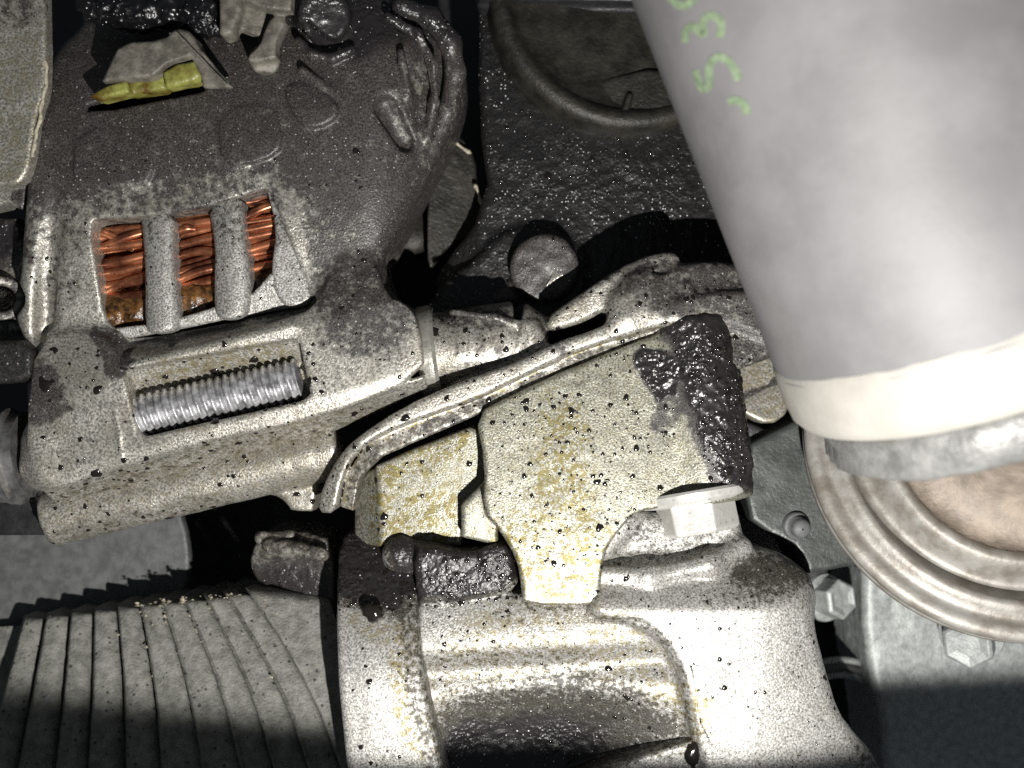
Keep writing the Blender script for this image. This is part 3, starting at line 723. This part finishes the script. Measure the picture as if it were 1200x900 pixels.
so = Solid(-90, 480, -110, 80, 650, 0, 2.4); so.add(prism([(-80, 520), (46, 520), (56, 590), (62, 628), (-80, 628)], -90, -30, 5)); cast('shadow_slab', so, M['black'], sf)  # black slab stands in for the alternator's shadow on the plate

# ================================================================== bits on top of the alternator
cn = thing('broken_connector', 'broken grey plastic connector with a yellow-green inside, lying on top of the alternator', 'connector', (180, 80, 60))
so = Solid(80, 5, 20, 290, 140, 110, 1.8)
so.add(prism([(108, 108), (125, 78), (140, 48), (190, 44), (205, 30), (225, 35), (240, 70), (235, 92), (160, 112), (118, 118)], 50, 84, 7, ch=1))
so.sub(prism([(98, 106), (112, 98), (146, 93), (180, 90), (196, 76), (226, 66), (244, 74), (244, 96), (160, 118), (100, 128)], 30, 120, 3, at=80), 4)
cast('connector_shell', so, M['conn'], cn, wear=1.0, soot=[([(95, 30), (170, 30), (150, 90), (100, 100)], .5, 40)])
so = Solid(90, 50, 30, 260, 140, 100, 1.8)
so.add(prism([(104, 113), (122, 101), (148, 94), (152, 108), (118, 117)], 50, 76, 4, at=74)); so.add(prism([(148, 96), (192, 88), (194, 104), (150, 110)], 40, 66, 4, at=66), 4); so.add(prism([(190, 84), (206, 74), (228, 70), (238, 88), (228, 96), (194, 103)], 50, 78, 6, at=76), 4)
cast('inner_housing', so, M['green'], cn, wear=.8)
so = Solid(180, 15, 30, 290, 120, 120, 1.8)
so.add(prism([(196, 38), (206, 36), (238, 60), (274, 104), (268, 107), (236, 104), (234, 90), (225, 70), (205, 52)], 66, lambda X, Y: 84-(Y-40)*.1+0*X, 3, at=80)); so.add(cap((206, 38, 88), (270, 104, 80), 2.6, 1.6), 3)
cast('torn_fin', so, M['conn'], cn, wear=.6)
cl = thing('metal_clip', 'bent grey metal clip with a narrow waisted tongue at the top edge, beside the connector', 'clip', (300, 40, 60))
so = Solid(235, -50, 20, 360, 100, 120, 1.8)
so.add(prism([(285, -50), (342, -50), (341, 12), (312, 10), (285, 0)], 70, 92, 3)); so.add(prism([(256, -50), (290, -50), (282, 10), (272, 38), (262, 42), (256, 38)], 55, 86, 5), 5)
so.add(prism([(280, 0), (312, 10), (306, 42), (284, 36), (278, 30)], 50, 66, 3)); so.add(prism([(318, 16), (338, 20), (324, 46), (322, 62), (326, 68), (292, 74), (288, 66), (304, 52), (308, 40)], 52, 78, 4, ch=1))
so.add(cyl((310, 70, 45), (311, 74, 66), 17, 15), 4)
cast('clip_sheet', so, M['conn'], cl, wear=.6)
gb = thing('grease_lump', 'wet black grease lump between connector and metal clip at the top', 'grease', (225, 15, 60))
so = Solid(90, -60, 20, 270, 70, 100, 2.0); path(so, [(110, 5, 48), (160, 12, 50), (205, 10, 52), (240, 18, 56), (250, -20, 56)], [18, 22, 18, 20, 24], 10)
cast('grease', so, M['black_oily'], gb, soot0=1.0, lump=2.2, wear=2.0)

# ================================================================== long bracket
mb = thing('mounting_bracket', 'long speckled aluminium mounting bracket running diagonally from the alternator foot up to the pipe', 'bracket', (640, 430, 0))
so = Solid(350, 280, -110, 950, 640, 110, 2.2)
strip = [(366, 604), (372, 575), (392, 540), (415, 514), (470, 478), (527, 452), (560, 440), (610, 422), (650, 402), (700, 385), (740, 366), (800, 350), (862, 338), (905, 348), (915, 405), (850, 376), (800, 378), (768, 383), (700, 404), (658, 419), (600, 448), (556, 469), (500, 488), (445, 510), (414, 532), (398, 562), (390, 604)]
so.add(prism(strip, -60, lambda X, Y: 62-np.maximum(430-X, 0)*.5+0*Y, 6, at=60, ch=1, span=(-60, 70)))
so.add(prism([(396, 596), (404, 556), (440, 506), (500, 484), (560, 462), (658, 414), (768, 376), (850, 372), (850, 396), (780, 392), (655, 437), (560, 486), (445, 536), (420, 560), (412, 600)], -70, lambda X, Y: 46-np.maximum(450-X, 0)*.4+0*Y, 2, at=44, ch=0, span=(-70, 50)), 2)
# neck towards the alternator
so.add(cyl((492, 415, -8), (606, 402, -8), 46, 50, 6), 6); so.add(cyl((495, 416, -8), (510, 414, -8), 52, 54, 3), 3)
so.add(cyl((606, 402, -4), (640, 408, -4), 48, 34, 5), 6)
so.add(cap((626, 382, 28), (642, 422, 40), 6, 8), 8)
path(so, [(530, 366, 30), (580, 372, 36), (616, 382, 34)], 4, 5)
# top arm with two bosses
so.add(prism([(640, 372), (668, 352), (700, 330), (745, 302), (788, 292), (800, 304), (776, 318), (738, 334), (718, 356), (690, 376), (655, 387), (641, 386)], -60, 40, 8, at=40, ch=1), 5)
so.add(prism([(716, 385), (712, 352), (735, 330), (775, 312), (830, 303), (880, 308), (920, 340), (940, 395), (925, 412), (870, 432), (845, 440), (850, 390), (790, 376)], -80, lambda X, Y: 56-(X-720)*.04+(Y-350)*.12, 12, at=54, ch=1, span=(-80, 90)), 12)
so.add(cap((752, 340, 42), (735, 372, 46), 20, 14), 18); so.add(cap((806, 335, 54), (812, 368, 56), 4, 6), 8)
path(so, [(642, 392, 46), (690, 380, 48), (718, 366, 46), (726, 346, 46), (760, 324, 48), (795, 310, 50)], [6, 5, 4, 2.5, 3, 4], 3, sub=True)
cast('bracket_casting', so, M['alu'], mb, key='mb',
    soot=[([(400, 590), (412, 545), (445, 513), (556, 472), (658, 422), (772, 384), (776, 396), (655, 442), (560, 492), (445, 542), (420, 600)], .52, 5), ([(700, 280), (960, 280), (960, 440), (840, 445), (840, 375), (760, 372), (715, 340)], .64, 36), ([(640, 340), (800, 285), (800, 310), (720, 335), (660, 372)], .5, 26),  # opens with the strip's side face, its shade painted dark
          ([(500, 350), (610, 355), (640, 385), (600, 395), (510, 392)], .6, 26), ([(525, 380), (612, 390), (610, 440), (525, 450)], .42, 24),
          ([(620, 372), (660, 385), (668, 420), (650, 425), (636, 395)], .6, 12)],
    soot0=.10, oil=[([(396, 600), (410, 545), (445, 510), (556, 469), (658, 419), (770, 382), (780, 394), (655, 440), (560, 490), (445, 540), (420, 600)], .8, 5)], oil0=.22, lump=.7, wear=.45)
v, f = lathe(U(496, 416, -8), U(606, 402, -8)-U(496, 416, -8), [(-4, 30), (-4, 54), (0, 57), (14, 57.5), (18, 54), (18, 30)], 80)
mesh_obj('bushing', v, f, M['zinc'], mb, sharp=40)
drops('mb', 520, mb, M['drop'], None, size=(1.3, 1.8), smax=6)

# ================================================================== block-shaped support with its bolt
sb = thing('support_block', 'flat yellow-stained aluminium support block, its right end coated in wet black grime', 'support block', (720, 540, 40))
so = Solid(520, 360, -120, 910, 720, 130, 2.2)
so.add(prism([(556, 486), (600, 462), (690, 422), (770, 390), (830, 382), (852, 392), (870, 500), (886, 562), (770, 596), (745, 600), (728, 618), (712, 640), (706, 660), (702, 700), (702, 708), (612, 708), (611, 690), (606, 655), (585, 620), (566, 600), (568, 540)], -110, lambda X, Y: 60+(Y-500)*.05+0*X, 4, at=60, ch=1, span=(-110, 80)))
so.add(cyl((812, 372, 24), (836, 585, 24), 46, 46, 6), 16)
so.add(prism([(540, 592), (566, 566), (580, 560), (584, 640), (540, 630)], -100, 38, 4, at=38), 4)
cast('block_body', so, M['alu_oiled'], sb, key='sb',
    soot=[([(768, 372), (780, 350), (880, 350), (910, 575), (856, 586), (834, 560), (806, 500), (788, 470), (790, 440)], 1.0, 38), ([(744, 412), (790, 405), (800, 470), (775, 490), (748, 448)], 1.0, 8), ([(755, 478), (800, 460), (800, 500), (762, 516)], .58, 14)],
    soot0=.0, oil=[([(640, 470), (680, 465), (690, 600), (660, 690), (625, 640), (630, 560)], 1.0, 50), ([(560, 600), (720, 600), (720, 700), (600, 700)], .75, 50)], oil0=.30, lump=.9, wear=.35)
drops('sb', 480, sb, M['drop'], [(560, 480), (780, 385), (800, 600), (700, 700), (560, 620)], size=(1.25, 1.9), smax=7)
drops('sb', 260, sb, M['drop'], [(785, 390), (870, 390), (890, 570), (835, 570)], size=(2.0, 1.3), smax=5)
sy = thing('yellowed_bracket_tab', 'bright yellow-stained flat tab under the long bracket, left of the support block', 'bracket tab', (500, 570, 0))
so = Solid(395, 480, -110, 610, 680, 50, 2.2)
so.add(prism([(440, 546), (480, 528), (552, 500), (570, 510), (572, 590), (545, 600), (540, 640), (444, 640)], -90, 8, 4)); so.add(prism([(412, 560), (442, 548), (446, 640), (412, 640)], -90, lambda X, Y: 4-(442-X)*.9+0*Y, 4, at=0, span=(-90, 10)), 4)
cast('tab_body', so, M['alu_oiled'], sy, key='sy', oil=[([(436, 540), (560, 500), (530, 530), (460, 560), (456, 640), (436, 640)], 1.0, 26), ([(440, 580), (540, 570), (540, 640), (440, 640)], .8, 24)], oil0=.45, soot=[([(400, 550), (440, 550), (440, 640), (400, 640)], .42, 8)], wear=.3)
drops('sy', 60, sy, M['drop'], None, size=(1.5, 1.8), smax=8)
hexbolt('clamp_bolt', 'shiny zinc flange bolt with a broad washer, screwed up into the support block', (812, 578, 22), (.17, 1.0, .12), 46, 36, M['bright'], (62, 11), None)

# ================================================================== lower housing
lh = thing('compressor_housing', 'large silver speckled compressor housing filling the bottom centre, with a sooty hollow with shade painted in', 'compressor housing', (700, 800, 0))
def zlow(X, Y):
    yy = Y+(X-500)*.06
    z = 62-np.maximum(760-yy, 0)**2*.0042
    z = z-15*np.exp(-((yy-778)/19)**2)
    return z
so = Solid(380, 580, -140, 1110, 1010, 150, 2.6)
so.add(prism([(484, 660), (500, 700), (612, 698), (690, 690), (760, 700), (850, 860), (880, 1000), (500, 1000)], -130, zlow, 8, at=50, ch=1, span=(-130, 70)))
# hollow
so.sub(ell((630, 915, 98), (200, 105, 76)), 30)
# right body and its shoulder
def zright(X, Y): return 80-np.maximum(X-865, 0)**2*(.0030-.0015*sstep((Y-680)/150))-52*sstep((702-Y)/64)-np.maximum(Y-870, 0)*.1
so.add(prism([(690, 690), (692, 650), (706, 622), (735, 604), (800, 612), (876, 596), (888, 652), (920, 656), (942, 676), (958, 730), (975, 790), (990, 842), (1014, 872), (1040, 900), (1090, 1000), (840, 1000), (812, 860), (790, 770), (750, 735), (692, 728)], -130, zright, 14, at=80, ch=1, span=(-130, 100)), 10)
so.add(ell((905, 698, 24), (48, 42, 34)), 24)
path(so, [(700, 672, 52), (760, 676, 56), (830, 662, 50), (870, 640, 30)], 10, 14)
so.add(cap((700, 655, 28), (735, 608, 22), 14, 12), 10)
# casting line of the raised panel
path(so, [(686, 725, 72), (700, 731, 74), (745, 727, 78), (772, 738, 84), (792, 762, 86), (803, 800, 88), (808, 850, 88), (830, 895, 88)], 2.6, 2, sub=True)
path(so, [(800, 740, 90), (812, 790, 91), (822, 850, 91), (846, 900, 90)], 1.2, 3)
# bright foot at the very bottom
so.add(prism([(696, 906), (760, 884), (828, 864), (842, 900), (850, 1000), (640, 1000), (670, 918)], -100, 72, 3, at=72), 2)
so.sub(cap((812, 872, 84), (814, 888, 82), 8, 7), 3)
# oily raised block on the shoulder
so.add(prism([(484, 648), (500, 640), (545, 650), (590, 636), (600, 650), (610, 694), (560, 702), (512, 708), (488, 705)], -130, 52, 8, at=52, ch=1), 6)
so.add(cap((470, 650, 12), (500, 656, 12), 22, 20), 8)
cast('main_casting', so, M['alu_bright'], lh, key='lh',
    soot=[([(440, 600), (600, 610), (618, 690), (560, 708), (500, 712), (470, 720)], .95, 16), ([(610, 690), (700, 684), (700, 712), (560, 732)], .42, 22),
          ([(500, 815), (620, 796), (740, 806), (800, 850), (815, 862), (740, 886), (690, 905), (660, 990), (510, 990)], .86, 80), ([(500, 850), (620, 838), (700, 850), (720, 880), (640, 940), (510, 960)], .97, 40),  # sooty hollow, with the shade lying in it painted too
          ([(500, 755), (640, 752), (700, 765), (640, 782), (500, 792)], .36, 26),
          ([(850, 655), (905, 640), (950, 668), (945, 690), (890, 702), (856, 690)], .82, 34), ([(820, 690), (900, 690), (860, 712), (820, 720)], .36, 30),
          ([(700, 640), (770, 640), (760, 660), (715, 662)], .38, 20), ([(730, 596), (880, 596), (884, 640), (840, 650), (760, 650), (730, 630)], .36, 12), ([(1000, 880), (960, 840), (1060, 900), (1060, 960), (1000, 960)], .5, 26),  # bolt recess painted darker; last patch is shadow painted on the right edge
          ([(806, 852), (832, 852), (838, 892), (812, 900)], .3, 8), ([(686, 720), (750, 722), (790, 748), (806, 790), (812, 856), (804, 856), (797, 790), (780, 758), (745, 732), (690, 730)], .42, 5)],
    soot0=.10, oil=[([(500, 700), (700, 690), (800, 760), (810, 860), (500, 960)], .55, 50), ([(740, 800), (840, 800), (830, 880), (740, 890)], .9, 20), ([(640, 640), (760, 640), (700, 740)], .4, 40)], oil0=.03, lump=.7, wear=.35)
drops('lh', 420, lh, M['drop'], [(690, 600), (880, 640), (950, 690), (1010, 900), (700, 900), (500, 800), (500, 720)], size=(1.1, 1.7), smax=6)
drops('lh', 200, lh, M['drop'], [(484, 640), (604, 640), (610, 700), (500, 715)], size=(1.8, 1.4), smax=5)
splat(812, 884, 73, 8, 15, lh, 1)
# clamp ring
cr = thing('clamp_ring', 'polished collar around the left end of the compressor housing, oily black on top', 'clamp ring', (450, 780, 20))
so = Solid(360, 590, -150, 560, 1010, 150, 2.2)
def zring(X, Y): return 96-np.maximum(800-Y, 0)**2*.0040-np.maximum(Y-860, 0)*.05-np.abs(X-445)*.04
so.add(prism([(386, 645), (400, 632), (440, 630), (464, 640), (478, 668), (490, 712), (497, 780), (508, 830), (530, 930), (545, 1010), (430, 1010), (412, 900), (402, 800), (396, 740), (392, 700)], -130, zring, 7, at=60, ch=1, span=(-130, 100)))
cast('ring_body', so, M['alu_bright'], cr, key='cr',
    soot=[([(370, 590), (520, 590), (500, 715), (488, 740), (440, 712), (380, 715)], 1.0, 30), ([(470, 700), (500, 700), (520, 860), (540, 1000), (510, 1000), (486, 850), (470, 770)], .52, 20)],
    soot0=.02, oil=[([(450, 720), (500, 720), (530, 900), (480, 900), (460, 800)], .8, 24), ([(396, 710), (470, 710), (460, 760), (400, 740)], .5, 20)], oil0=0.0, lump=.8, wear=.35)
drops('cr', 170, cr, M['drop'], [(390, 630), (480, 630), (495, 715), (395, 715)], size=(1.8, 1.4), smax=5)
drops('cr', 16, cr, M['drop'], [(400, 715), (490, 715), (520, 900), (415, 900)], size=(1.8, 1.6), smax=8)
splat(436, 719, 74, 11, 9, cr, 4)
# brown rag-like hose end left of the ring
hs = thing('oily_bracket_end', 'dim brown oily bracket end with shiny worn edges, left of the clamp ring', 'bracket', (335, 660, -60))
so = Solid(265, 600, -190, 430, 780, 20, 2.0)
so.add(prism([(288, 650), (300, 632), (312, 622), (350, 622), (392, 634), (395, 700), (388, 745), (350, 715), (330, 690), (300, 688), (290, 676)], -160, lambda X, Y: -52+(X-340)*.25-np.abs(Y-640)*.15, 7, at=-52, ch=1, span=(-170, 0)))
so.add(cap((318, 640, -40), (378, 650, -26), 11, 9), 7); so.add(cap((306, 630, -50), (340, 626, -48), 8, 6), 5)
cast('bracket_tip', so, M['alu'], hs, soot0=.55, soot=[([(310, 655), (390, 665), (390, 760), (300, 700)], .9, 20)], oil0=.8, lump=1.4, wear=1.6, key='hs')

# ================================================================== ribbed belt
rb = thing('ribbed_belt', 'wide grey ribbed rubber belt fanning out towards the lower left corner, with crumbling rib ends', 'belt', (200, 800, -60))
T = [(28, 722), (55, 719), (83, 716), (110, 713), (137, 709), (163, 706), (188, 703), (213, 700), (238, 697), (262, 694), (288, 690), (392, 744)]
Bt = [(-22, 910), (19, 910), (64, 910), (102, 910), (147, 910), (190, 910), (238, 910), (284, 910), (323, 910), (364, 910), (402, 910), (440, 910)]
def zr(t): return -118+t*75
ts = np.linspace(-.005, 1.35, 90)
bow = lambda i, t: 14*(i/11)**1.5*math.sin(min(max(t, 0), 1)*math.pi)
for i in range(11):
    V, F = [], []
    for t in ts:
        row = []
        for s_, dz in ((0, -9), (.03, 7), (.08, 8), (.16, 3), (.5, 0), (.88, -5), (.96, -9), (1.0, -11)) if i > 4 else ((0, -18), (.025, 2), (.06, 9), (.12, 9), (.5, 3), (.86, -7), (.95, -13), (1.0, -18)):
            x0 = T[i][0]+(Bt[i][0]-T[i][0])*t+bow(i, t); x1 = T[i+1][0]+(Bt[i+1][0]-T[i+1][0])*t+bow(i+1, t)
            y0 = T[i][1]+(Bt[i][1]-T[i][1])*t; y1 = T[i+1][1]+(Bt[i+1][1]-T[i+1][1])*t
            if i == 10:
                y1 = 700+(910-700)*t; x1 = 386+(446-386)*t
            e = 1.0 if i < 10 else .55
            drop = 10*max(0, 1-t/.03)
            cut = max(0, .5-t/.06)*17*s_**1.5 if i < 10 else 0
            V.append(U(x0+(x1-x0)*s_, y0+(y1-y0)*s_+cut, zr(t)+dz*e*.8-drop+(i+s_)*7))
    V = np.array(V); V[:, 2] += vnoise(V, 9, 3)*1.6+vnoise(V, 22, 5)*2; V[:, 0] += vnoise(V, 13, 6)*1.5
    m = 8
    for j in range(len(ts)-1):
        for k in range(m-1): a = j*m+k; F.append((a, a+m, a+m+1, a+1))
    nb = len(V); V = np.vstack([V, [(V[k][0], V[k][1]+2, -170) for k in range(m)]])
    for k in range(m-1): F.append((nb+k, k, k+1, nb+k+1))
    mesh_obj('belt_rib', V, F, M['rubber'], rb, sharp=60)
    V2 = V[:len(V)-m]
# backing under the ribs
V = [(-5, 735, -140), (372, 712, -140), (470, 1010, -80), (-80, 1010, -80), (-5, 735, -175), (372, 712, -175), (470, 1010, -120), (-80, 1010, -120)]
mesh_obj('belt_backing', [U(*p) for p in V], [(0, 3, 2, 1), (4, 5, 6, 7), (0, 1, 5, 4), (1, 2, 6, 5), (2, 3, 7, 6), (3, 0, 4, 7)], M['rubber'], rb, smooth=False)
# crumbs along the rib tips
Vc, Fc = [], []
for q in range(230):
    i = RNG.randint(4, 11); t = min(1.0, abs(RNG.randn())*.2)+.004
    if RNG.rand() < .5: i = RNG.randint(5, 10); t = abs(RNG.randn())*.06+.004
    off = RNG.rand()**2*.9
    x0 = T[i][0]+(Bt[i][0]-T[i][0])*t+bow(i, t)+RNG.randn()*2+off*26; y0 = T[i][1]+(Bt[i][1]-T[i][1])*t+RNG.randn()*2
    c = U(x0, y0, zr(t)+3-off*3+i*7); r = .6+RNG.rand()**2*1.5; b0 = len(Vc)
    for d in ((1, 0, 0), (-1, 0, 0), (0, 1, 0), (0, -1, 0), (0, 0, 1), (0, 0, -1)): Vc.append(c+np.array(d)*r*(.6+RNG.rand(3))*(1.4, .8, .8))
    for f_ in ((0, 2, 4), (2, 1, 4), (1, 3, 4), (3, 0, 4), (2, 0, 5), (1, 2, 5), (3, 1, 5), (0, 3, 5)): Fc.append(tuple(b0+w for w in f_))
mesh_obj('rubber_crumbs', Vc, Fc, M['crumb'], rb, smooth=False, kind='stuff')
